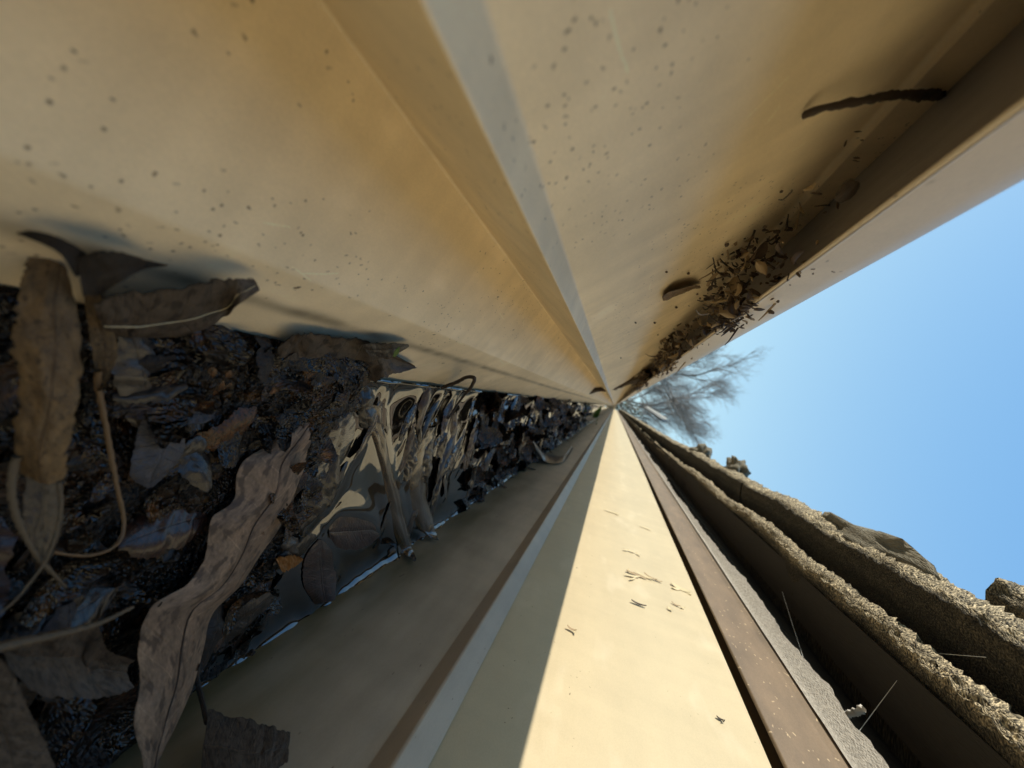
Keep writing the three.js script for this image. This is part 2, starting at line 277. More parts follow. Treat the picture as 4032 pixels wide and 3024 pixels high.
// ---------------------------------------------------------------- the rain gutter
const Z0 = 900, Z1 = -8000, p = (a, b, r = 0) => [a * D, b * D, r];
{
  const g = thing('rain_gutter', 'long almond painted metal rain gutter seen from inside', 'gutter');
  const front = fillet([p(0.215, -1.13), p(0.16, -0.88, 3), p(0.0, -0.66, 0.8), p(-0.074, -0.565, 0.5), p(-0.2, -0.5, 6), p(-0.360, -0.429, 0.4), p(-0.210, -0.175, 0.5), p(-0.267, -0.168, 0.3), p(-0.722, 0.352, 0.8), p(-0.706, 0.362, 0.5), p(-0.735, 0.44)].map((q, i, a) => i === a.length - 1 ? [q[0], q[1]] : q));
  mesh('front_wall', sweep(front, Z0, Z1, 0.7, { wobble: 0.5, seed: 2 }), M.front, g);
  const lip = fillet([p(-0.408, 0.309), p(-0.405, 0.304, 0.2), p(-0.400, 0.306, 0.2), p(-0.418, 0.405, 2), p(-0.432, 0.437, 2), p(-0.47, 0.447, 2.5), p(-0.68, 0.46, 4), p(-0.765, 0.44, 3), p(-0.75, 0.3)]);
  mesh('lip', sweep(lip, Z0, Z1, 0.7, { wobble: 0.4, seed: 4 }), M.hem, g);
  mesh('lip_channel', sweep(fillet([p(-0.735, 0.435), p(-0.60, 0.438, 1.0), p(-0.44, 0.42, 1.0), p(-0.412, 0.33, 0.8), p(-0.409, 0.31)]), Z0, Z1, 0), M.channelShade, g);
  const back = fillet([p(1.0, -1.13), p(1.0, -0.335, 0.3), p(0.962, -0.275, 0.5), p(0.996, -0.226, 0.6), p(1.008, -0.21)]);
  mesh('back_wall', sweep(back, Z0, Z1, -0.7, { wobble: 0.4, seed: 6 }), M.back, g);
  mesh('floor', sweep([p(0.2, -1.13), p(0.6, -1.135), p(1.003, -1.13)], Z0, Z1, 0.7), M.plain, g);
  for (const z of [Z0, Z1]) {
    const s = new THREE.Shape(); [[0.215, -1.13], [0.16, -0.88], [0, -0.66], [-0.36, -0.429], [-0.21, -0.175], [-0.267, -0.168], [-0.72, 0.351], [-0.6, 0.41], [1.0, 0.41], [1.0, -1.13]].forEach((q, i) => i ? s.lineTo(q[0] * D * MM, q[1] * D * MM) : s.moveTo(q[0] * D * MM, q[1] * D * MM));
    mesh('end_cap', new THREE.ExtrudeGeometry(s, { depth: 0.001, bevelEnabled: false }).translate(0, 0, z * MM + (z > 0 ? 0 : -0.001)), M.plain, g);
  }
}

// ---------------------------------------------------------------- the house: flashing, drip edge, felt, deck, shingles
{
  const h = thing('house', 'house eave with metal flashing, brown drip edge and weathered shingles', 'house');
  mesh('apron_flashing', sweep([p(1.012, -0.24), p(1.012, 0.2), p(1.01, 0.6), p(1.006, 0.775)], Z0, Z1, -0.6, { wobble: 0.5, seed: 12, tile: 410 }), M.apron, h);
  const drip = [p(0.99, 0.85), p(0.984, 0.81), p(0.978, 0.80), p(0.970, 0.805), p(0.970, 0.9), p(0.968, 1.0), p(0.95, 1.055), p(1.3, 1.2)];
  mesh('drip_edge', sweep(fillet(drip.map((q, i) => [q[0], q[1], i === 6 ? 2.5 : 0.5])), Z0, Z1, 0, { wobble: 0.6, seed: 14, tile: 330 }), M.brown, h);
  { // torn felt underlay hanging over the drip edge
    const zs = zRuler(Z0, -4000), torn = [];
    let z = Z0; const zz = []; while (z > -4000) { zz.push(z); z -= z > 0 ? 10 : 1.2 + Math.abs(z) * 0.008; }
    const edge = zv => 4.6 + 3.2 * n3(zv / 60, 3.3) + 1.5 * n3(zv / 13, 8.1) + 0.9 * n3(zv / 3.6, 5) - 2.5 * smooth(-180, -500, zv);
    const g = grid(zz.length - 1, 6, (u, v, i, j) => { const e = edge(zz[i]), s = -1.5 + (e + 1.5) * v; return [0.955 * D - 0.7 - 0.62 * Math.max(0, s) + 0.2 * n3(zz[i] / 9, v * 2) + (s < 0 ? 0.1 : 0), 1.04 * D + 0.85 * s + 0.6, zz[i], zz[i] / 40, v * 0.3]; });
    mesh('felt_underlay', g, M.felt, h);
  }
  mesh('fascia', new THREE.BoxGeometry(0.02, 0.16, 8.6).translate(0.0815, -0.02, -3.5), M.wood, h);
  mesh('roof_deck', grid(1, 3, (u, v, i, j) => { const q = [[68, 84], [68, 90], [1500, 590], [1500, 580]][j]; return [q[0], q[1], Z0 + (Z1 - Z0) * u]; }), M.asphalt, h);
  mesh('wall', new THREE.BoxGeometry(0.2, 2.9, 8.6).translate(0.5, -1.6, -3.5), M.siding, h);
  mesh('soffit', new THREE.BoxGeometry(0.34, 0.02, 8.6).translate(0.25, -0.12, -3.5), M.siding, h);

  const roof = new THREE.Group(); roof.name = 'roof'; h.add(roof);
  // one shingle strip: rounded, granule-covered slab whose front edge hangs out over the gutter
  function shingle(z0, z1, prof, seed, o = {}) {
    const step = z => o.coarse ? 30 : 1.1 + Math.max(0, -z - 120) * 0.012 + Math.max(0, z) * 0.2, zz = []; let z = z0; while (z > z1) { zz.push(z); z -= step(z); } zz.push(z1);
    const dense = []; for (let i = 0; i < prof.length - 1; i++) { const a = prof[i], b = prof[i + 1], n = o.coarse ? 1 : Math.max(1, Math.ceil(Math.hypot(b[0] - a[0], b[1] - a[1]) / (a[2] ? 0.8 : 6))); for (let k = 0; k < n; k++) dense.push([a[0] + (b[0] - a[0]) * k / n, a[1] + (b[1] - a[1]) * k / n, a[2] + (b[2] - a[2]) * k / n, a[3] + (b[3] - a[3]) * k / n]); } dense.push(prof[prof.length - 1]);
    const amp = o.amp ?? 1, jit = rng(Math.round(seed * 1000) + 7);
    const g = grid(zz.length - 1, dense.length - 1, (u, v, i, j) => {
      const q = dense[j], zq = zz[i], w = q[2];
      const drift = (o.drift || 0) * smooth(-150, -900, zq);
      const wx = w * amp * (3.0 * n3(zq / 95, seed, 1) + 1.2 * n3(zq / 30, seed, 2)), wy = w * amp * (2.2 * n3(zq / 80, seed, 5) + 1.0 * n3(zq / 26, seed, 6));
      const grit = w * (o.coarse ? 0 : 1) * (2.0 * (jit() - 0.5) + 1.3 * n3(zq / 3.1, q[0] / 3.1 + seed, q[1] / 3.1) + 0.9 * n3(zq / 1.5, q[0] / 1.5, q[1] / 1.5 + seed) + (o.lump || 0) * 4 * Math.max(0, n3(zq / 9, q[0] / 9 + seed, q[1] / 9)));
      const rag = (o.ragged || 0) * smooth((o.yMid ?? 0) + 3, (o.yMid ?? 0) + 9, q[1]) * w * (5 * Math.max(0, n3(zq / 21, seed, 3)) + 4 * Math.max(0, n3(zq / 6.5, seed, 8)) + 2 * n3(zq / 2.4, seed, 1));
      return [q[0] + wx + drift - 0.75 * grit, q[1] + wy + rag + 0.65 * grit * (q[1] > (o.yMid ?? 0) ? 1 : -0.3), zq, zq / 40, j * 0.03];
    });
    const nd = dense.length, col = new Float32Array(zz.length * nd * 3);
    for (let i = 0; i < zz.length; i++) for (let j = 0; j < nd; j++) { const k = (i * nd + j) * 3, b = (dense[j][3] ?? 0.7) * (1 + 0.25 * n3(zz[i] / 25, j * 0.15, seed)); col[k] = b; col[k + 1] = b; col[k + 2] = b; }
    g.setAttribute('color', new THREE.BufferAttribute(col, 3));
    return mesh('shingle', g, o.mat || M.granule, roof);
  }
  // [x, y, how weathered and granular, colour factor: dark asphalt undersides, P2's deepened for shade]
  const P1 = [[150, 108, 0, 0.08], [90, 96, 0, 0.08], [60, 90.5, 0.3, 0.08], [45, 87.2, 0.9, 0.15], [42, 87.4, 1, 1], [40.2, 89, 1, 1], [39.4, 91.6, 1, 1], [41.5, 94, 1, 1], [60, 97.5, 0.2, 0.7], [150, 122, 0, 0.7]];
  const P2 = [[150, 126, 0, 0.1], [90, 112, 0, 0.1], [55, 101.5, 0.2, 0.1], [36, 97.0, 0.5, 0.14], [28.6, 96.6, 0.7, 0.22], [27.6, 98.2, 1, 0.9], [26.2, 101, 1, 1], [25.4, 104.5, 1, 1], [27.5, 107.5, 1, 1], [45, 113, 0.3, 0.7], [150, 146, 0, 0.7]];
  const P3 = [[150, 148, 0, 0.1], [60, 117, 0, 0.1], [32, 109.5, 0.6, 0.15], [23.5, 108.6, 1, 0.5], [20, 110.5, 1, 1], [18.6, 114, 1, 1], [20, 118, 1, 1], [40, 124, 0.4, 0.7], [150, 160, 0, 0.7]];
  const under = M.asphalt;
  // the underside of each strip is bare asphalt: a thin sheet of its own just below
  const cuts1 = [Z0, 420, -520, -1480, -2500, -3500, -4500, -5500, -6500, Z1], cuts2 = [Z0, 250, -310, -760, -1700, -2700, -3700, -4700, -5700, -6700, Z1];
  for (let i = 0; i < cuts1.length - 1; i++) shingle(cuts1[i] - (i ? 1.5 : 0), cuts1[i + 1], P1, 3 + i * 0.04, { drift: 9, yMid: 89.5, mat: M.granuleEdge, under: 0.1, amp: 1.3 });
  for (let i = 0; i < cuts2.length - 1; i++) shingle(cuts2[i] - (i ? 2 : 0), cuts2[i + 1], P2, 9 + i * 0.05, { drift: 4, amp: 1.3, lump: 0.5, yMid: 99, ragged: 1 });
  shingle(Z0, -141, P3, 15, { ragged: 1, amp: 0.9, lump: 1.2, yMid: 111 }).userData.label = 'ragged crumbling shingle corner standing up above the others';
  mesh('underside', sweep([[64, 90.6], [56, 88.6], [46, 86.6]], Z0, Z1, 0), under, roof);
  for (let c = 0; c < 4; c++) for (let k = 0; k < 9; k++) shingle(Z0 - 990 * k - (c % 2) * 300, Math.max(Z1, Z0 - 990 * (k + 1) + 3 - (c % 2) * 300), [[300 + 130 * c, 200 + 45 * c, 0], [115 + 130 * c, 136 + 45 * c, 0], [112 + 130 * c, 139 + 45 * c, 0], [115 + 130 * c, 142 + 45 * c, 0], [300 + 130 * c, 206 + 45 * c, 0]], 30 + c, { coarse: true });
}

// ---------------------------------------------------------------- sludge, water and rotting litter in the gutter
const W = -57.4;
const frontX = y => y < -59.84 ? 10.9 + (-59.84 - y) * 0.22 : y < -44.9 ? 10.9 - (y + 59.84) * 0.727 : 0 - (y + 44.9) * 0.78;       // inner face of the front wall
function bed(x, z) {
  const edge = -71 - 7 * smooth(26, 10, x) + 3 * n3(x / 9, z / 30, 2), near = smooth(edge - 9, edge + 5, z);
  const far = smooth(-175, -330, z) * (1.6 + 5.5 * n3(x / 16, z / 60, 4)) + 2.5 * smooth(-120, -175, z) * Math.max(0, n3(x / 12, z / 22, 6));
  const wx = x + 3 * n3(x / 8, z / 8, 11), wz = z + 3 * n3(x / 8, z / 8, 15);
  const rough = 1.6 * fbm(wx / 9, wz / 9, 3, 3) + 0.6 * (1 - 2 * Math.abs(n3(wx / 5, wz / 5, 8))) + 0.5 * (1 - 2 * Math.abs(n3(wx / 2, wz / 2, 18)));
  const bank = 3.2 * smooth(20, 6, x) * smooth(-100, -60, z) - (1.2 + 2.6 * smooth(-46, -60, z)) * smooth(34, 60, x) * near;
  return -62 + near * 8.2 + far + bank + rough * (0.35 + 0.65 * Math.max(near, smooth(-200, -330, z)));
}
{
  const zz = []; let z = 60; while (z > -1500) { zz.push(z); z -= z > -100 ? 0.4 : 0.4 + (-100 - z) * 0.012; }
  tag(mesh('wet_sludge', grid(zz.length - 1, 180, (u, v, i) => { const x = -2 + 70 * v, y = bed(x, zz[i]); return [Math.max(x, frontX(y) + 0.2), y, zz[i], x / 60, zz[i] / 60]; }), M.sludge), 'black rotting sludge lying along the bottom of the gutter', 'sludge', null, 'stuff');
}
const LEAF = {
large: [[[63,-44,-40.5],[59.6,-45,-40.1],[55,-46.5,-39.2],[50.6,-48,-39.7],[45,-49,-39],[40.8,-49.5,-39.9],[39.6,-50,-45],[36.1,-50.5,-46.7],[31.6,-51,-46.4],[29.4,-51.5,-49.9],[24.1,-52,-49.8],[21.4,-53,-55.4],[17.9,-54,-61.2]],
  [[65.6,-45,-42.5],[62.3,-45.5,-43],[60.4,-47,-45.5],[57.1,-48.6,-48.4],[52.2,-50,-49.9],[47.8,-51,-51],[45.9,-51.5,-55.2],[41.6,-52,-58.9],[37,-52.2,-62.2],[30.3,-53,-65.2],[25,-53.5,-65.9],[20.5,-54,-67.6],[16.8,-55,-68.2]]],
curled: [[[0.3,-46,-20.1],[3.6,-44,-19.3],[7,-43,-19.2],[10.9,-43,-20.2],[14.2,-44,-20.8],[18.6,-46,-22.7]],
  [[1.5,-46,-22.8],[4.2,-43,-22.3],[8.6,-42,-22.9],[11.8,-42,-23.2],[15.4,-43,-23.9],[19.4,-45.5,-25.5]]],
underleaf: [[[19.5,-47,-23.7],[23,-47,-24.1],[26.4,-47,-25],[29.3,-47,-26.3]],
  [[20.4,-47.5,-26.3],[24.1,-47.5,-27.2],[28.3,-47.5,-27.3],[30.1,-47.5,-26.9]]],
strip: [[[2.5,-48,-24.9],[5.4,-48,-25.8],[7.9,-48,-26.6],[10.2,-48,-27.3],[11.8,-48,-27.8]],
  [[2.1,-47,-25.4],[4.9,-47,-26.9],[7.5,-47,-28],[9.9,-47,-27.8],[11.5,-47,-27.5]]],
pointed: [[[-0.8,-42.7,-17.9],[-1.3,-41.4,-18],[-1.4,-40.4,-18.9],[-1.1,-40,-19.7],[-0.6,-40.7,-21.3]],
  [[-0.8,-42.8,-18],[-0.7,-41.4,-18.1],[-0.4,-40.1,-18.8],[0.5,-40.4,-19.9],[1.2,-41.4,-20.9]]],
forked: [[[-1.9,-41.2,-26.6],[-1.7,-40.8,-24.6],[-1.6,-39.2,-22.2],[-1.1,-39.1,-20.5],[-0.2,-40.4,-20.1]],
  [[-1.8,-41.1,-26.5],[-0.9,-40.3,-24.4],[0.5,-40.4,-23.2],[2.1,-41.8,-22.7],[2.5,-41.5,-21.6]]],
torn: [[[2.9,-42.1,-22.6],[1.9,-40.8,-23.5],[1.1,-40.4,-24.9],[-0.7,-38.8,-27.4],[-1.8,-38.2,-29.5],[-2.5,-38,-31],[-3.1,-38.9,-33.1]],
  [[6.3,-50,-28.3],[6.8,-50.5,-30],[6.6,-51,-32.9],[5.2,-51,-37.5],[2.5,-50,-39.7],[-0.1,-39.6,-32.7],[-2.1,-38.6,-33.9]]],
amber: [[[6.6,-51.5,-36.2],[5.5,-50.5,-39.1],[6.4,-50.5,-42.5],[8.8,-51.5,-46.9]],
  [[13.6,-53,-39.4],[14.1,-53,-42.5],[13.9,-53,-45.8],[12.7,-53,-48.1]]],
spiky: [[[5.7,-47.7,-47.3],[2.2,-44.6,-46.5],[1.2,-43.9,-47.8],[0.8,-43.4,-53.3],[0.5,-43,-59.2],[0.7,-43.3,-66.1],[1.6,-44.6,-72.7],[3.1,-47.4,-86.7]],
  [[8.7,-53,-52.6],[11.1,-54,-59],[14.4,-55,-65.8],[12.2,-55,-71],[9.8,-55,-80.9],[7.1,-49.6,-78.5],[5.6,-48.4,-81.3],[3.5,-47.6,-88]]],
spur: [[[1,-42.8,-58.5],[-0.3,-41,-63.6],[-1.2,-41.5,-71.1]],
  [[2.9,-44.6,-64.4],[2,-43.3,-69.1],[-0.9,-41.9,-72.3]]],
flap: [[[7.5,-50,-49.2],[6.2,-49.5,-50.5],[4.4,-48.5,-51.6]],
  [[11,-53,-54],[11.1,-53,-56],[11,-53,-58.8]]],
wedge: [[[63,-47.9,-51.6],[64,-44.4,-53.5],[65,-40.5,-55.4],[65.5,-37.4,-56.7],[66,-36.4,-57.6]],
  [[60,-36.7,-41.4],[60,-34,-42.9],[61,-31.7,-45.2],[63,-32.3,-49.8],[64,-32.1,-52.1]]],
cupped: [[[33.5,-44,-23.2],[34.6,-44,-25.7],[35.1,-44,-27.6],[35.8,-44.5,-30.4],[40.7,-45.5,-33.1],[44.9,-46.5,-37]],
  [[37.1,-45,-24.8],[41.1,-45,-27.2],[44.3,-45.5,-30.4],[46.9,-46,-33.7],[48.6,-46.5,-36.4],[48.7,-46.5,-37.7]]],
corner: [[[33.3,-42,-22.4],[35.5,-42,-23.5],[39.6,-42,-25],[44.5,-42,-27],[49.1,-42,-28.7]],
  [[34.5,-44,-21.8],[36.3,-44,-22.1],[40,-44,-22.7],[42.8,-44,-23.1],[46.2,-44,-23.6]]],
round: [[[44.9,-57,-82.8],[43.1,-57,-84.9],[44.2,-57,-91.5],[48,-57,-100.2],[54.6,-57,-108.4]],
  [[49.4,-56.6,-84.6],[53.7,-56.6,-90.1],[57,-56.6,-99.1],[57.6,-56.6,-106],[56.4,-56.6,-108.6]]],
maroon: [[[47.8,-56.4,-80.1],[50.6,-56.4,-77.3],[57.2,-56.4,-78.5],[66.1,-56.4,-85.2]],
  [[48.5,-56.6,-81.8],[53,-56.6,-86.6],[61,-56.6,-91.3],[66.3,-54.2,-90]]],
pale: [[[15,-57,-84.2],[20,-57,-87.4],[27.1,-57,-93.6],[42.6,-57,-105.9],[54.5,-57,-115.2],[66.3,-54.7,-124.3],[66.3,-48.2,-121.1]],
  [[15.8,-57,-92.4],[22.7,-57,-96.6],[30,-57,-102.5],[44.7,-57,-115.6],[55.3,-57,-124.6],[66.3,-54.2,-129.9],[66.3,-48.7,-123]]],
bent: [[[23.1,-56.8,-116.6],[29.3,-56.8,-116.2],[42.4,-56.8,-120.2],[52.6,-56.8,-126.7],[62.3,-56.8,-135.8],[66.3,-52.8,-141.7]],
  [[22.9,-56.5,-129.7],[30.8,-56.5,-131.6],[44.5,-56.5,-134.3],[56.8,-56.5,-143.2],[66.3,-52,-145.4],[66.3,-49.1,-141.4]]],
black: [[[16.2,-56,-72.3],[20.4,-56,-71.4],[26.4,-56,-70.8],[32.7,-56,-70]],
  [[14.7,-56.6,-79.3],[21.2,-56.6,-83.3],[28.1,-56.6,-82.9],[32.8,-56.6,-77.5]]],
orange: [[[44.6,-52.6,-63.5],[45.3,-52.6,-66.9],[47.2,-52.6,-70.8]],
  [[49.2,-53.4,-67.2],[49.5,-53.4,-69.9],[48.7,-53.4,-72.5]]],
slate: [[[14,-51.5,-34.6],[16.4,-51.5,-34.4],[19.5,-51.5,-34.6],[23,-51.5,-35],[24.9,-51.5,-37.1]],
  [[14.3,-51.5,-37.4],[17.3,-51.5,-39.5],[20.5,-51.5,-40.4],[23.1,-51.5,-39.2],[24.8,-51.5,-37.7]]],
plum: [[[26.9,-57,-163.4],[28,-57,-190.1],[35,-57,-226.2]],
  [[43.9,-57,-172.7],[51.4,-57,-205.3],[53.8,-57,-238.8]]],
hooked: [[[41.9,-53,-304.5],[65.2,-53,-405.6],[66.3,-40.7,-425.2],[66.3,-40.2,-538.3]],
  [[61.7,-54,-355.8],[66.3,-43.5,-365.7],[66.3,-35,-384.3],[66.3,-36.3,-519.3]]],
sprout: [[[1.8,-42.3,-68.1],[0.7,-40.7,-65.7],[-0.2,-39.5,-64.8]],
  [[2,-42.5,-68.8],[1.2,-41.5,-68.3],[-0.1,-39.6,-65.2]]],
lipleaf: [[[-30.2,4.2,-106.7],[-30.8,6.2,-102],[-34,10,-106.6],[-38,13.5,-117.6]],
  [[-31.7,5.1,-116.1],[-33.6,8.1,-116.2],[-37.1,12,-119.9],[-39.7,14.6,-123.9]]],
};
const PATH = {
stemLoop: [[9.5,-47,-26.8],[11.6,-48,-27.8],[14.6,-48.5,-29.1],[18.9,-49,-30.8],[23.3,-49,-32.3],[26.9,-49,-33.6],[28.9,-48.5,-33.5],[29.7,-48,-32.4],[29.7,-48,-30.4],[28.6,-48,-28.1],[27.8,-48,-26.9]],
stemLeft: [[16.6,-44.5,-21.6],[18.9,-45,-21.9],[21.3,-45.5,-22.6],[24.3,-46,-23.9],[27.6,-46.5,-25.7],[30.9,-47.5,-28],[33,-48.5,-29.5]],
stemRight: [[20,-46,-25.5],[22.8,-46,-26.1],[25.5,-46,-26.2],[27.9,-46,-25.9],[29.8,-46,-25.1],[31.3,-46,-24.2],[31.9,-46,-23.2]],
stemLow: [[32.8,-43,-21.9],[32.9,-43,-22.7],[33.7,-43.2,-25.2],[35.4,-44,-30.1],[36.4,-45.5,-34.4]],
stalk: [[54.4,-49,-48.4],[65,-54.8,-55.5],[65,-51,-53.5],[65,-47.4,-51.5]],
curl: [[9,-55,-121.9],[5.9,-49.6,-119.1],[3,-42.3,-109],[2.7,-38.5,-105],[4.8,-39.6,-107.2],[13.4,-54,-137.5],[20.3,-55.5,-135]],
lipTwig: [[-37.7,11.8,-50.7],[-37.5,12.4,-49.6],[-39.2,16,-50.3],[-42.2,20.2,-52.8],[-47,26.1,-58.3],[-55.9,34.8,-69.1]],
farTwig: [[4,-72.7,-560],[-2.6,-51.1,-560],[-15.3,-28.3,-560],[-22.9,-9.8,-560],[-28.3,-0.1,-540],[-32.9,7.7,-520],[-35.9,19.1,-450],[-39.1,21.7,-400]],
web1: [[57.5,86,-195.8],[62,83,-175.2],[64.8,80,-157.6],[67.5,77,-141.7]],
web2: [[66.6,80,-126.9],[57.7,85,-130],[49.1,88,-130.6]],
web3: [[47.2,92,-144],[42.2,93,-133.8],[37.4,93,-124.9],[33.6,94,-118.6]],
cocoon: [[66.2,78,-133.6],[65.7,79,-132.5],[62.6,79.5,-129.4],[59.4,80.5,-127.5]],
};
const wetSpots = [];
// a leaf between two edge curves (mm), closed thin blade with ripples, curl and a raised midrib
function blade(L, R, o = {}) {
  const cL = new THREE.CatmullRomCurve3(L.map(q => new THREE.Vector3(...q))), cR = new THREE.CatmullRomCurve3(R.map(q => new THREE.Vector3(...q)));
  const nu = o.nu || 44, nv = o.nv || 14, seed = o.seed || 1, lift = o.lift || 0, rip = o.ripple ?? 0.25, jag = o.jag ?? 0.04, th = o.thick ?? 0.12;
  const a = new THREE.Vector3(), b = new THREE.Vector3(), t = new THREE.Vector3(), n = new THREE.Vector3(), w = new THREE.Vector3();
  const side = off => grid(nu, nv, (u, v, i, j) => {
    cL.getPoint(u, a); cR.getPoint(u, b); cL.getTangent(u, t); w.subVectors(b, a); n.crossVectors(w, t).normalize(); if (n.y < 0 && !o.keep) n.negate();
    const e = jag * (n3(u * 14, seed, v > 0.5 ? 3 : 9) + 0.7 * n3(u * 37, seed, v > 0.5 ? 5 : 2)), s = v < 0.5 ? v + e * (1 - v * 2) : v + e * (v * 2 - 1), c = 2 * s - 1;
    const wl = Math.min(1, w.length() / 8), d = lift * (1 - c * c) * wl + (o.curl || 0) * Math.pow(Math.abs(c), 3) * wl + rip * wl * (n3(u * 5 + seed, v * 2.5, seed) + 0.6 * n3(u * 12, v * 5, seed + 4)) - 0.18 * wl * Math.exp(-c * c * 90) + off;
    a.addScaledVector(w, s).addScaledVector(n, d); return [a.x, a.y, a.z, v, u];
  });
  const A = side(0), B = side(-th), ix = B.index.array; for (let k = 0; k < ix.length; k += 3) { const q = ix[k]; ix[k] = ix[k + 1]; ix[k + 1] = q; } B.computeVertexNormals();
  const rib = []; for (let k = 0; k <= 12; k++) { const u = 0.02 + 0.96 * k / 12; cL.getPoint(u, a); cR.getPoint(u, b); cL.getTangent(u, t); w.subVectors(b, a); n.crossVectors(w, t).normalize(); if (n.y < 0 && !o.keep) n.negate(); const wl = Math.min(1, w.length() / 8); a.addScaledVector(w, 0.5).addScaledVector(n, lift * wl + rip * wl * (n3(u * 5 + seed, 1.25, seed) + 0.6 * n3(u * 12, 2.5, seed + 4)) - 0.12 * wl); rib.push([a.x, a.y, a.z]); }
  return [mergeGeometries([A, B]), rib];
}
function wetEdge(L, R) { for (const E of [L, R]) { const c = new THREE.CatmullRomCurve3(E.map(q => new THREE.Vector3(...q))); for (let i = 0; i <= 260; i++) { const q = c.getPoint(i / 260); wetSpots.push([q.x, q.z]); } } }
function leaf(key, label, mat, o = {}) {
  const [L, R] = LEAF[key], [g, rib] = blade(L, R, { seed: key.length * 1.7 + key.charCodeAt(0) * 0.31, ...o });
  const t = thing('fallen_leaf', label, 'leaf');
  mesh('blade', g, mat, t);
  if (o.rib) mesh('midrib', tube(rib, o.rib, o.rib * 0.5, 40, 6), o.ribMat || M.twig, t);
  if (o.wet) wetEdge(L, R);
  return t;
}
leaf('large', 'long lobed mauve brown leaf lying across the sludge in front of the water', M.mauveLeaf, { lift: 1.2, ripple: 0.35, jag: 0.02, rib: 0.1, nu: 90, nv: 20 });
leaf('curled', 'blurred tan rolled leaf at the left edge beneath the front wall', M.tanLeaf, { lift: 2.4, ripple: 0.9, jag: 0.12, nu: 60, nv: 20 });
leaf('underleaf', 'dark narrow leaf tip under the rolled tan leaf and the stem loops', M.darkLeaf, { lift: 0.6 });
leaf('strip', 'small tan leaf strip hanging beside the rolled tan leaf', M.tanLeaf, { ripple: 0.3 });
leaf('pointed', 'dark pointed leaf stuck flat on the front wall, nearest the left edge', M.darkMatte, { ripple: 0.2 });
leaf('forked', 'black leaf stuck on the front wall with a long thin tip pointing along it', M.darkMatte, { ripple: 0.2 });
leaf('torn', 'dark brown leaf leaning on the front wall with pale torn end', M.greyLeaf, { ripple: 0.35, jag: 0.05, lift: 0.6, rib: 0.09, ribMat: M.straw, nu: 60 });
leaf('amber', 'wet amber brown leaf lying below the leaf with torn end', M.amberLeaf, { lift: 0.8, jag: 0.06 });
leaf('spiky', 'crumpled dark oak leaf with spiky tip against the front wall', M.greyLeaf, { lift: -1.2, ripple: 0.9, jag: 0.1, nu: 70, nv: 18 });
leaf('spur', 'thin dark leaf spur beside the spiky oak leaf', M.darkLeaf, { jag: 0.1 });
leaf('flap', 'folded grey brown leaf flap standing up on the spiky oak leaf', M.greyLeaf, { ripple: 0.15, jag: 0.01 });
leaf('wedge', 'square dark grey leaf standing against the back wall below the large leaf', M.greyLeaf, { ripple: 0.2, jag: 0.05 });
leaf('cupped', 'cupped grey brown leaf with pale stem left of the large mauve leaf', M.greyLeaf, { lift: -1.8, ripple: 0.4, nu: 60, nv: 18 });
leaf('corner', 'pale grey blurred leaf in the lower left corner', M.greyLeaf, { lift: 0.7 });
leaf('round', 'rounded chestnut brown leaf floating at the edge of the water', M.plumLeaf, { lift: 0.3, ripple: 0.15, jag: 0.05, wet: 1 });
leaf('maroon', 'dark maroon leaf partly under water touching the back wall', M.plumLeaf, { lift: 0.4, ripple: 0.15, wet: 1 });
leaf('pale', 'long pale wet leaf reaching across the water up the back wall', M.paleWet, { lift: 1.2, ripple: 0.4, wet: 1, nu: 70, keep: false });
leaf('bent', 'pale wet leaf with bent pointed tip, second across the water', M.paleWet, { lift: 1.0, ripple: 0.35, wet: 1, nu: 70 });
leaf('black', 'glossy black leaf beside the upper end of the large leaf', M.wetLeaf, { lift: 0.5, ripple: 0.15, wet: 1 });
leaf('orange', 'small bright orange leaf fragment right of the large leaf', M.orange, { ripple: 0.3, jag: 0.12 });
leaf('slate', 'bluish grey oval leaf pressed flat into the sludge', M.slateLeaf, { lift: 0.8, ripple: 0.25 });
leaf('plum', 'dark red brown leaf submerged behind the two pale wet leaves', M.plumLeaf, { lift: 0.2, ripple: 0.1, wet: 1 });
leaf('hooked', 'dark curved leaf with hooked tip far along the gutter', M.darkLeaf, { lift: 1, wet: 1 });
leaf('sprout', 'tiny green leaflet on the tip of the spiky oak leaf', M.green, { ripple: 0.05, nu: 12, nv: 6 });
leaf('lipleaf', 'thin pale curled leaf sliver on the front wall below the lip', M.tanLeaf, { ripple: 0.3, nu: 20, nv: 8 });

// stems
const stem = (key, label, r0, r1, mat, rough = 0.2) => tag(mesh('leaf_stem', tube(PATH[key], r0, r1, 60, 8, rough), mat), label, 'stem');
stem('stemLoop', 'thin brown looping leaf stem hanging over the black sludge', 0.3, 0.15, M.stem, 0.5);
stem('stemLeft', 'pale curved stem at the left, left of the narrow dark leaf tip', 0.3, 0.14, M.stemGrey, 0.5);
stem('stemRight', 'thin stem at the left, right of the narrow dark leaf tip', 0.2, 0.1, M.stemGrey, 0.5);
stem('stemLow', 'thick grey stem lying along the top of the cupped leaf', 0.42, 0.2, M.stemGrey, 0.5);
stem('stalk', 'short dark stalk beside the large leaf on the back wall', 0.5, 0.35, M.twig);
stem('curl', 'curled black leaf stalk rising from the water at the front wall', 0.6, 0.4, M.twig, 0.4);
tag(mesh('twig', tube(PATH.lipTwig, 0.38, 0.7, 60, 9, 0.7), M.twig), 'bent dark twig resting on the front wall under the lip', 'twig');
tag(mesh('twig', tube(PATH.farTwig, 2.6, 4.2, 40, 8, 0.6), M.twig), 'long crooked twig leaning across the gutter near its far end', 'twig');

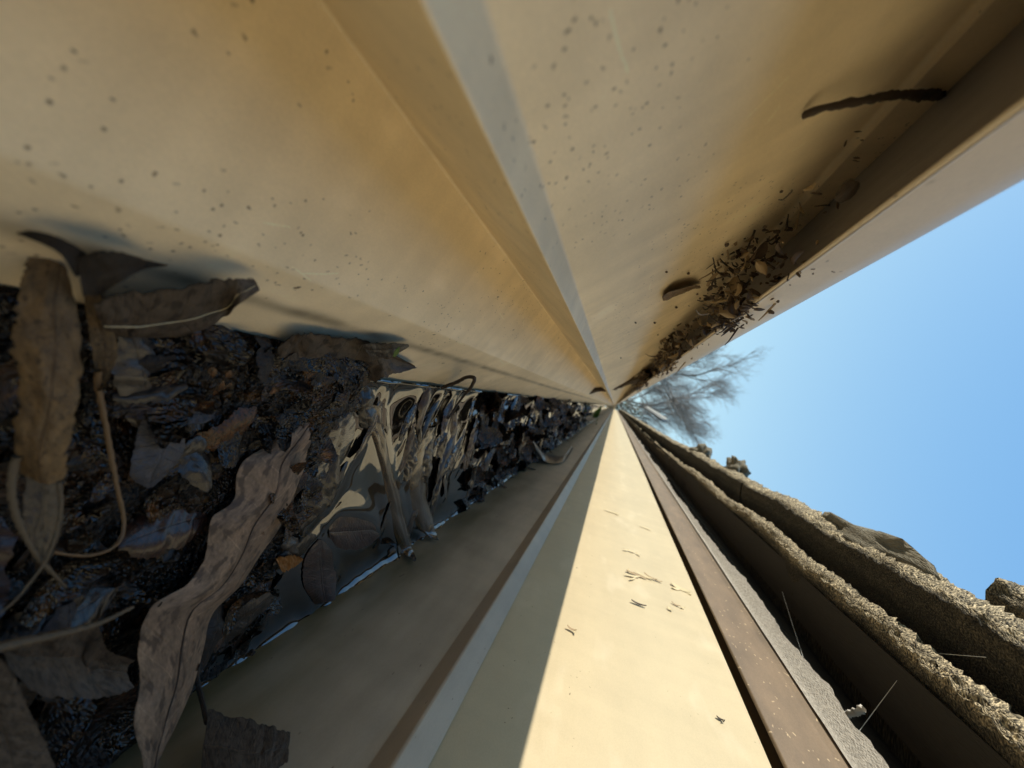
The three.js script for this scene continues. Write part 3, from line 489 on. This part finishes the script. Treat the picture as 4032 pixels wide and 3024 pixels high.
{ // rotting litter: scraps nobody could count
  const r = rng(77), gs = [], V = new THREE.Vector3(), E = new THREE.Euler(), Q = new THREE.Quaternion();
  const scrap = (x, z, size, tilt, dy, bright) => {
    const nu = 9, nv = 6, L = size * (0.7 + 0.9 * r()), wd = size * (0.35 + 0.5 * r()), k1 = (r() - 0.5) * 2.2 / size, k2 = (r() - 0.5) * 1.6 / size, sd = r() * 99;
    Q.setFromEuler(E.set((r() - 0.5) * tilt, r() * 6.283, (r() - 0.5) * tilt, 'YXZ'));
    const y0 = Math.max(bed(x, z), dy === null ? -99 : W - 0.6) + 0.35 * size * tilt * 0.35 * r();
    const g = grid(nu, nv, (u, v) => {
      const a = (u - 0.5) * L, prof = Math.pow(Math.sin(Math.PI * clamp(0.06 + 0.9 * u)), 0.6) * (1 + 0.35 * n3(u * 4, sd, v > 0.5 ? 2 : 7)), b = (v - 0.5) * wd * prof;
      V.set(b, k1 * a * a + k2 * b * b * 2 + 0.5 * n3(a / 3 + sd, b / 3, sd), a).applyQuaternion(Q);
      let X = x + V.x, Y = y0 + V.y; const fx = frontX(Y) + 0.4; X = Math.min(67.4, Math.max(fx, X));
      return [X, Y, z + V.z, (b + sd * 7) / 60, (a + sd * 13) / 60];
    });
    const c = new Float32Array(g.attributes.position.count * 3), b = bright * (0.35 + 1.1 * Math.pow(r(), 2)), h = r(), col = [b * (1 + 0.12 * h), b * (0.92 - 0.1 * h), b * (0.86 - 0.35 * h)];
    for (let i = 0; i < c.length; i += 3) { c[i] = col[0]; c[i + 1] = col[1]; c[i + 2] = col[2]; }
    g.setAttribute('color', new THREE.BufferAttribute(c, 3)); gs.push(g);
  };
  for (let i = 0; i < 330; i++) { const x = 1 + 66 * r(), z = 12 - 88 * r() - 10 * smooth(24, 8, x); if (bed(x, z) < W - 1) continue; scrap(x, z, 3 + 9 * r() * r(), 0.6, 0, 0.9); }
  for (let i = 0; i < 60; i++) { const x = 11 + 56 * r(), z = -66 - 130 * Math.pow(r(), 1.2); scrap(x, z, 2.5 + 7 * r(), 0.35, null, 0.9); }
  for (let i = 0; i < 190; i++) { const x = 11 + 56 * r(), z = -95 - 260 * r(); scrap(x, z, 2.5 + 6 * r(), 0.9, null, 1.0); }
  for (let i = 0; i < 420; i++) { const x = 11 + 56 * r(), z = -66 - 190 * r(); scrap(x, z, 0.5 + 1.3 * r(), 0.5, null, 1.6); }
  for (let i = 0; i < 900; i++) { const x = 11 + 56 * r(), z = -180 - 1100 * r() * r(); scrap(x, z, 5 + 12 * r(), 1.0, r() < 0.5 ? 0 : null, 1.3); }
  tag(mesh('leaf_litter', mergeGeometries(gs), M.litter), 'mass of black rotting leaf scraps covering the gutter bottom', 'leaf litter', null, 'stuff');
}
// repeated small leaves: half buried in the sludge, and floating across the water
function smallLeaf(r, x, z, a, L, wd, y, pitch, roll, mat, name, label, group, o = {}) {
  const pts = [[], []], n = 6, ca = Math.cos(a), sa = Math.sin(a), bend = (r() - 0.5) * 0.8, sd = r() * 50;
  for (let k = 0; k <= n; k++) {
    const u = k / n - 0.5, b = wd * Math.pow(Math.sin(Math.PI * (0.06 + 0.88 * k / n)), 0.7) * (1 + 0.35 * n3(k * 0.9, sd)), mx = bend * L * u * u;
    for (const s of [0, 1]) { const e = (s ? 1 : -1) * b + mx, X = x + ca * u * L - sa * e, Y = y + u * L * pitch + (s ? 1 : -1) * b * roll; pts[s].push([Math.min(66.8, Math.max(X, frontX(Y) + 0.8)), Y, z + sa * u * L + ca * e]); }
  }
  const [g] = blade(pts[0], pts[1], { nu: 26, nv: 9, seed: sd, ripple: 0.7, lift: 0.4 + 1.2 * r(), jag: 0.09, thick: 0.1, ...o });
  tag(mesh(name, g, mat), label, 'leaf', group);
  return pts;
}
{
  const r = rng(515), mats = [M.blackLeaf, M.darkLeaf, M.plumLeaf, M.blackLeaf, M.darkMatte, M.blackLeaf, M.darkLeaf, M.slateLeaf, M.blackLeaf, M.amberLeaf], hue = ['black', 'dark brown', 'red brown', 'black', 'dull brown', 'black', 'dark brown', 'bluish grey', 'black', 'amber'];
  const big = LEAF.large[0].map((a, i) => [(a[0] + LEAF.large[1][i][0]) / 2, (a[2] + LEAF.large[1][i][2]) / 2]);
  for (let i = 0; i < 70; i++) { const x = 4 + 60 * r(), z = 4 - 78 * r(), L = 5 + 9 * r(); if (big.some(b => Math.hypot(b[0] - x, b[1] - z) < 9)) continue; smallLeaf(r, x, z, r() * 6.283, L, L * (0.13 + 0.14 * r()), bed(x, z) + 0.1 + 0.9 * r(), (r() - 0.5) * 0.6, (r() - 0.5) * 1.1, mats[i % 10], 'buried_leaf', 'small ' + hue[i % 10] + ' rotting leaf half buried in the black sludge', 'small leaves half buried in the sludge'); }
  const d = rng(321), darks = [M.wetLeaf, M.plumLeaf, M.blackLeaf];
  for (let i = 0; i < 20; i++) { const x = 16 + 26 * d(), z = -74 - 100 * d(), L = 9 + 12 * d(); const pts = smallLeaf(d, x, z, (d() - 0.5) * 1.4, L, L * (0.12 + 0.1 * d()), W + 0.6 + 0.7 * d(), (d() - 0.5) * 0.2, (d() - 0.5) * 0.7, darks[i % 3], 'floating_leaf', 'small dark wet leaf floating in the gutter water', 'small wet leaves floating in the gutter water', { nv: 12 }); wetEdge(pts[0], pts[1]); }
  const q = rng(123), wet = [M.wetLeaf, M.plumLeaf, M.paleWet, M.wetLeaf, M.blackLeaf, M.darkLeaf];
  for (let i = 0; i < 46; i++) {
    const far = i > 27, z = far ? -215 - 260 * q() : -82 - 140 * Math.pow(q(), 0.9), x = 15 + 48 * q(), L = (far ? 16 : 10) + 18 * q();
    const pts = smallLeaf(q, x, z, (q() - 0.5) * 1.1, L, L * (0.07 + 0.1 * q()), W + 0.5 + 0.9 * q(), (q() - 0.5) * 0.16, (q() - 0.5) * 0.9, wet[i % 6], 'floating_leaf', 'small dark wet leaf floating in the gutter water', 'small wet leaves floating in the gutter water');
    wetEdge(pts[0], pts[1]);
  }
}
{ // standing water: flat, with a raised rim where it clings to the metal and to the leaves
  const zz = []; let z = -48; while (z > -7990) { zz.push(z); z -= z > -230 ? 0.55 : 0.55 + (-230 - z) * 0.03; }
  const cell = {}; for (const s of wetSpots) { const k = Math.floor(s[0] / 6) + ',' + Math.floor(s[1] / 6); (cell[k] ||= []).push(s); }
  const g = grid(zz.length - 1, 120, (u, v, i) => {
    const zq = zz[i], x0 = 8.6, x = x0 + (68 - x0) * (v < 0.1 ? v * v * 2.5 + v * 0.25 : v > 0.9 ? 1 - ((1 - v) * (1 - v) * 2.5 + (1 - v) * 0.25) : 0.05 + (v - 0.1) * 0.9 / 0.8);
    let y = W + (1.5 + 1.6 * n3(zq / 13, 3.3) + 0.9 * n3(zq / 4, 9)) * Math.exp(-(68 - x) / 1.4) + 1.9 * Math.exp(-Math.max(0, x - 9.2) / 2.6) + 0.07 * n3(x / 14, zq / 14, 3);
    if (zq > -260) { let m = 0; const cx = Math.floor(x / 6), cz = Math.floor(zq / 6); for (let a = -1; a <= 1; a++) for (let b = -1; b <= 1; b++) for (const s of cell[(cx + a) + ',' + (cz + b)] || []) m = Math.max(m, Math.exp(-((x - s[0]) ** 2 + (zq - s[1]) ** 2) / 11)); y += 0.75 * m; }
    return [x, y, zq, x / 50, zq / 50];
  });
  tag(mesh('water', g, M.water), null, null, null, 'structure');
}

// ---------------------------------------------------------------- dry crumbs caught on the lip and on the flashing
function clump(label, z0, z1, n, seed, size) {
  const r = rng(seed), t = thing('debris_clump', label, 'debris'), crumbs = [], light = [];
  const place = () => { const k = r(), z = z0 + (z1 - z0) * (0.5 + (r() + r() + r() - 1.5) * 0.33), dens = 1 - Math.abs(2 * (z - z0) / (z1 - z0) - 1); return k < 0.78 ? [-46 + 19 * r(), 25 - 9 * r() * (0.3 + dens), z] : [-26.4 - 0.8 * r(), 20 + 5 * r() * r(), z]; };
  for (let i = 0; i < n; i++) { const q = place(), g = blob(size * (0.25 + 0.75 * r() * r()), i, 0.3 + 0.5 * r(), 0.25 + r() * 0.4, 0.7 + 2.2 * r() * r(), 1, 0.6); g.rotateX(r() * 6).rotateY(r() * 6); g.translate(q[0] * MM, q[1] * MM, q[2] * MM); (r() < 0.9 ? crumbs : light).push(g); }
  tag(mesh('crumbs', mergeGeometries(crumbs), M.crumb, t), null, null, null, 'stuff'); tag(mesh('crumbs', mergeGeometries(light), M.crumbLight, t), null, null, null, 'stuff');
  for (let i = 0; i < n / 6; i++) { // bud scales: small curved husks
    const q = place(), a = r() * 6.283, L = size * (1.4 + 2 * r()), wd = L * 0.28, sd = r() * 9, cu = 0.5 + r();
    const e = new THREE.Euler(r() * 6, r() * 6, r() * 6), v3 = new THREE.Vector3();
    mesh('bud_scale', grid(8, 5, (u, v) => { const b = (v - 0.5) * 2; v3.set(b * wd * Math.sin(Math.PI * (0.05 + 0.92 * u)), (1 - b * b) * wd * 0.7 + cu * L * 0.4 * (u - 0.5) ** 2, (u - 0.5) * L).applyEuler(e); return [q[0] + v3.x, Math.min(q[1], 18.5) + v3.y, q[2] + v3.z]; }), r() < 0.6 ? M.crumb : M.crumbLight, t);
  }
  for (let i = 0; i < n / 5; i++) { const q = place(), d = [(r() - 0.5) * 9, -r() * 5, (r() - 0.5) * 14].map(s => s * size * 0.8); mesh('twig', tube([q, [q[0] + d[0] * 0.5 + r(), q[1] + d[1] * 0.6, q[2] + d[2] * 0.5], [q[0] + d[0], q[1] + d[1], q[2] + d[2]]], 0.22 * size, 0.1 * size, 8, 5, 0.4), r() < 0.65 ? M.twig : M.crumbLight, t); }
  return t;
}
clump('larger clump of dry bud scales and twigs caught under the lip', -74, -130, 260, 301, 1.15);
clump('second clump of crumbs and stalks farther along under the lip', -150, -300, 170, 302, 1.5);
clump('sparse crumbs on the lip nearest the sky edge, before the larger clump', -58, -76, 22, 303, 0.6);
clump('thin dark line of debris under the lip beyond the second clump', -300, -640, 120, 304, 2.2);
clump('few loose crumbs under the lip between the two clumps', -130, -155, 30, 305, 0.8);
tag(mesh('seed_husk', blob(1.5, 3, 0.7, 0.6, 1.3, 3, 0.25).translate(-33.5 * MM, 20.3 * MM, -57.4 * MM), M.twig), 'dark oval seed husk stuck beneath the lip', 'seed husk');
{ // specks stuck on the front wall below the lip
  const r = rng(55), on = s => [(-0.267 - 0.455 * s) * D + 0.4, (-0.168 + 0.52 * s) * D + 0.3];
  const spots = [[0.55, -100], [0.62, -140], [0.48, -150], [0.7, -92], [0.8, -75], [0.3, -130], [0.22, -210], [0.86, -110], [0.75, -135], [0.4, -88], [0.9, -96], [0.6, -190]];
  spots.forEach(([s, z]) => { const [x, y] = on(s); tag(mesh('dirt_speck', blob(0.3 + 0.3 * r(), s * 9, 0.6, 0.8, 1.2, 2, 0.5).translate(x * MM, y * MM, z * MM), M.crumb), 'small dark speck of dirt stuck on the front wall below the lip', 'dirt speck', 'specks of dirt on the front wall below the lip'); });
}
function chaff(label, [x, y, z], list, seed) {
  const r = rng(seed), t = thing('plant_fragment', label, 'plant fragment');
  for (const [dy, dz, L, ang, wd, mt] of list) {
    const ca = Math.cos(ang), sa = Math.sin(ang), k = r();
    mesh('husk', grid(8, 3, (u, v) => { const a = (u - 0.5) * L, b = (v - 0.5) * wd * (0.4 + Math.sin(Math.PI * (0.1 + 0.85 * u))); return [x - 0.35 - 0.5 * (1 - (2 * v - 1) ** 2) * wd * 0.5 - 0.7 * (u - 0.5) ** 2 * (0.5 + k) * 2, y + dy + sa * a + ca * b, z + dz + ca * a - sa * b]; }), mt || M.straw, t);
  }
}
const AX = 68.6;
chaff('straw coloured flower fragment of several husks on the sunlit flashing', [AX, 28.4, -185.7], [[-3, 4, 7, 2.0, 1.1], [-1, 1, 9, 1.5, 1.3, M.crumbLight], [2, -1, 8, 1.3, 1.2], [5, -2, 6, 1.1, 1.0, M.crumbLight], [-4, 1, 4, 0.3, 0.8], [-3, 7, 5, 2.6, 0.7], [8, -1, 4, 1.5, 0.8, M.crumbLight]], 1);
chaff('pale flat flake on the sunlit flashing close to the drip edge', [AX, 46, -187.4], [[0, 0, 8, 1.2, 2.2], [-2, 2, 4, 2.0, 1.4], [3, 2, 3, 0.5, 1]], 2);
chaff('thin dark curved seed hull on the sunlit flashing', [AX, 26.7, -157.9], [[0, 0, 5.5, 1.55, 1.0, M.twig]], 3);
chaff('tiny tan chip on the flashing near the edge of the shadow', [AX, 4.9, -124.2], [[0, 0, 3.0, 1.4, 0.8, M.crumbLight], [1, 0.8, 1.4, 0.4, 0.5]], 4);
chaff('small tan chips beside the pale flake on the flashing', [AX, 41.5, -169.3], [[0, 0, 3.2, 1.2, 0.8, M.crumbLight], [2.5, 0.6, 1.8, 2.0, 0.8], [-3, 6, 2, 0.6, 1.2]], 5);
chaff('tan sliver farthest along the sunlit flashing', [AX, 15.4, -274.9], [[0, 0, 9, 1.6, 1.4], [4, 1, 3, 1, 1]], 6);
chaff('faint straw pieces on the flashing beyond the flower fragment', [AX, 26.5, -212.4], [[0, 0, 4, 1.7, 1.1], [3, 1, 3, 0.7, 0.9], [-3, 1, 3, 2.2, 0.9]], 7);
chaff('pale sliver high on the flashing beyond the straw pieces', [AX, 37.1, -264.1], [[0, 0, 7, 1.4, 1.2]], 8);
chaff('small brown speck low on the near sunlit flashing', [AX, 44, -112.8], [[0, 0, 1.6, 1.3, 0.6, M.twig], [0.6, 0.6, 1.0, 2.2, 0.3, M.twig]], 9);

// cobweb strands and a cocoon under the shingle edge
const web = (key, label) => tag(mesh('cobweb_strand', tube(PATH[key], 0.09, 0.06, 30, 5), M.silk), label, 'cobweb');
web('web1', 'cobweb strand hanging in the dark gap from shingle to torn felt');
web('web2', 'single straight cobweb strand slanting across the dark gap nearest the camera');
web('web3', 'thin cobweb strand stretched over the shingle edge');
tag(mesh('cocoon', tube(PATH.cocoon, 0.7, 0.8, 30, 9, 0.8), std({ color: new THREE.Color(0.6, 0.56, 0.5), roughness: 0.9 })), 'small whitish cocoon sticking out from the torn felt', 'cocoon');
{ // lumps on the roof edge and a seedling far along
  const jr = rng(64), rough = (g, s) => { const a = g.attributes.position; for (let i = 0; i < a.count; i++) { const k = 1 + 0.16 * (jr() - 0.5); a.setXYZ(i, a.getX(i) * k, a.getY(i) * k, a.getZ(i) * k); } g.computeVertexNormals(); return g; };
  const lump = (label, x, y, z, s, seed, long = 1.9, flat = 0.75) => tag(mesh('moss_clump', rough(blob(s, seed, 1, flat, long, 5, 0.8), s).translate(x * MM, y * MM, z * MM), M.moss), label, 'moss');
  lump('dark round moss clump on the shingle edge against the sky, the farther one', 28, 112, -520, 11, 4);
  lump('moss clump on the shingle edge against the sky, the nearer one', 26, 110, -380, 9, 8);
  lump('broad crumbling heap of granules on the shingle edge, halfway along', 28, 105, -182, 8, 14, 4.2, 0.6);
  const t = thing('seedling', 'green seedling growing in the litter at the far end', 'plant'), r = rng(8);
  for (let i = 0; i < 9; i++) { const a = r() * 6.283, L = 22 + 16 * r(), x = 30 + 20 * r(), z = -1150 - 60 * r(); mesh('leaf', grid(6, 2, (u, v) => [clamp(x + Math.cos(a) * u * L + (v - 0.5) * 9 * Math.sin(3.1 * u), 8, 66), -54 + 30 * u - 14 * u * u + 4 * v, z + Math.sin(a) * u * L + (v - 0.5) * 9]), M.green, t); }
}

renderer.render(scene, camera);
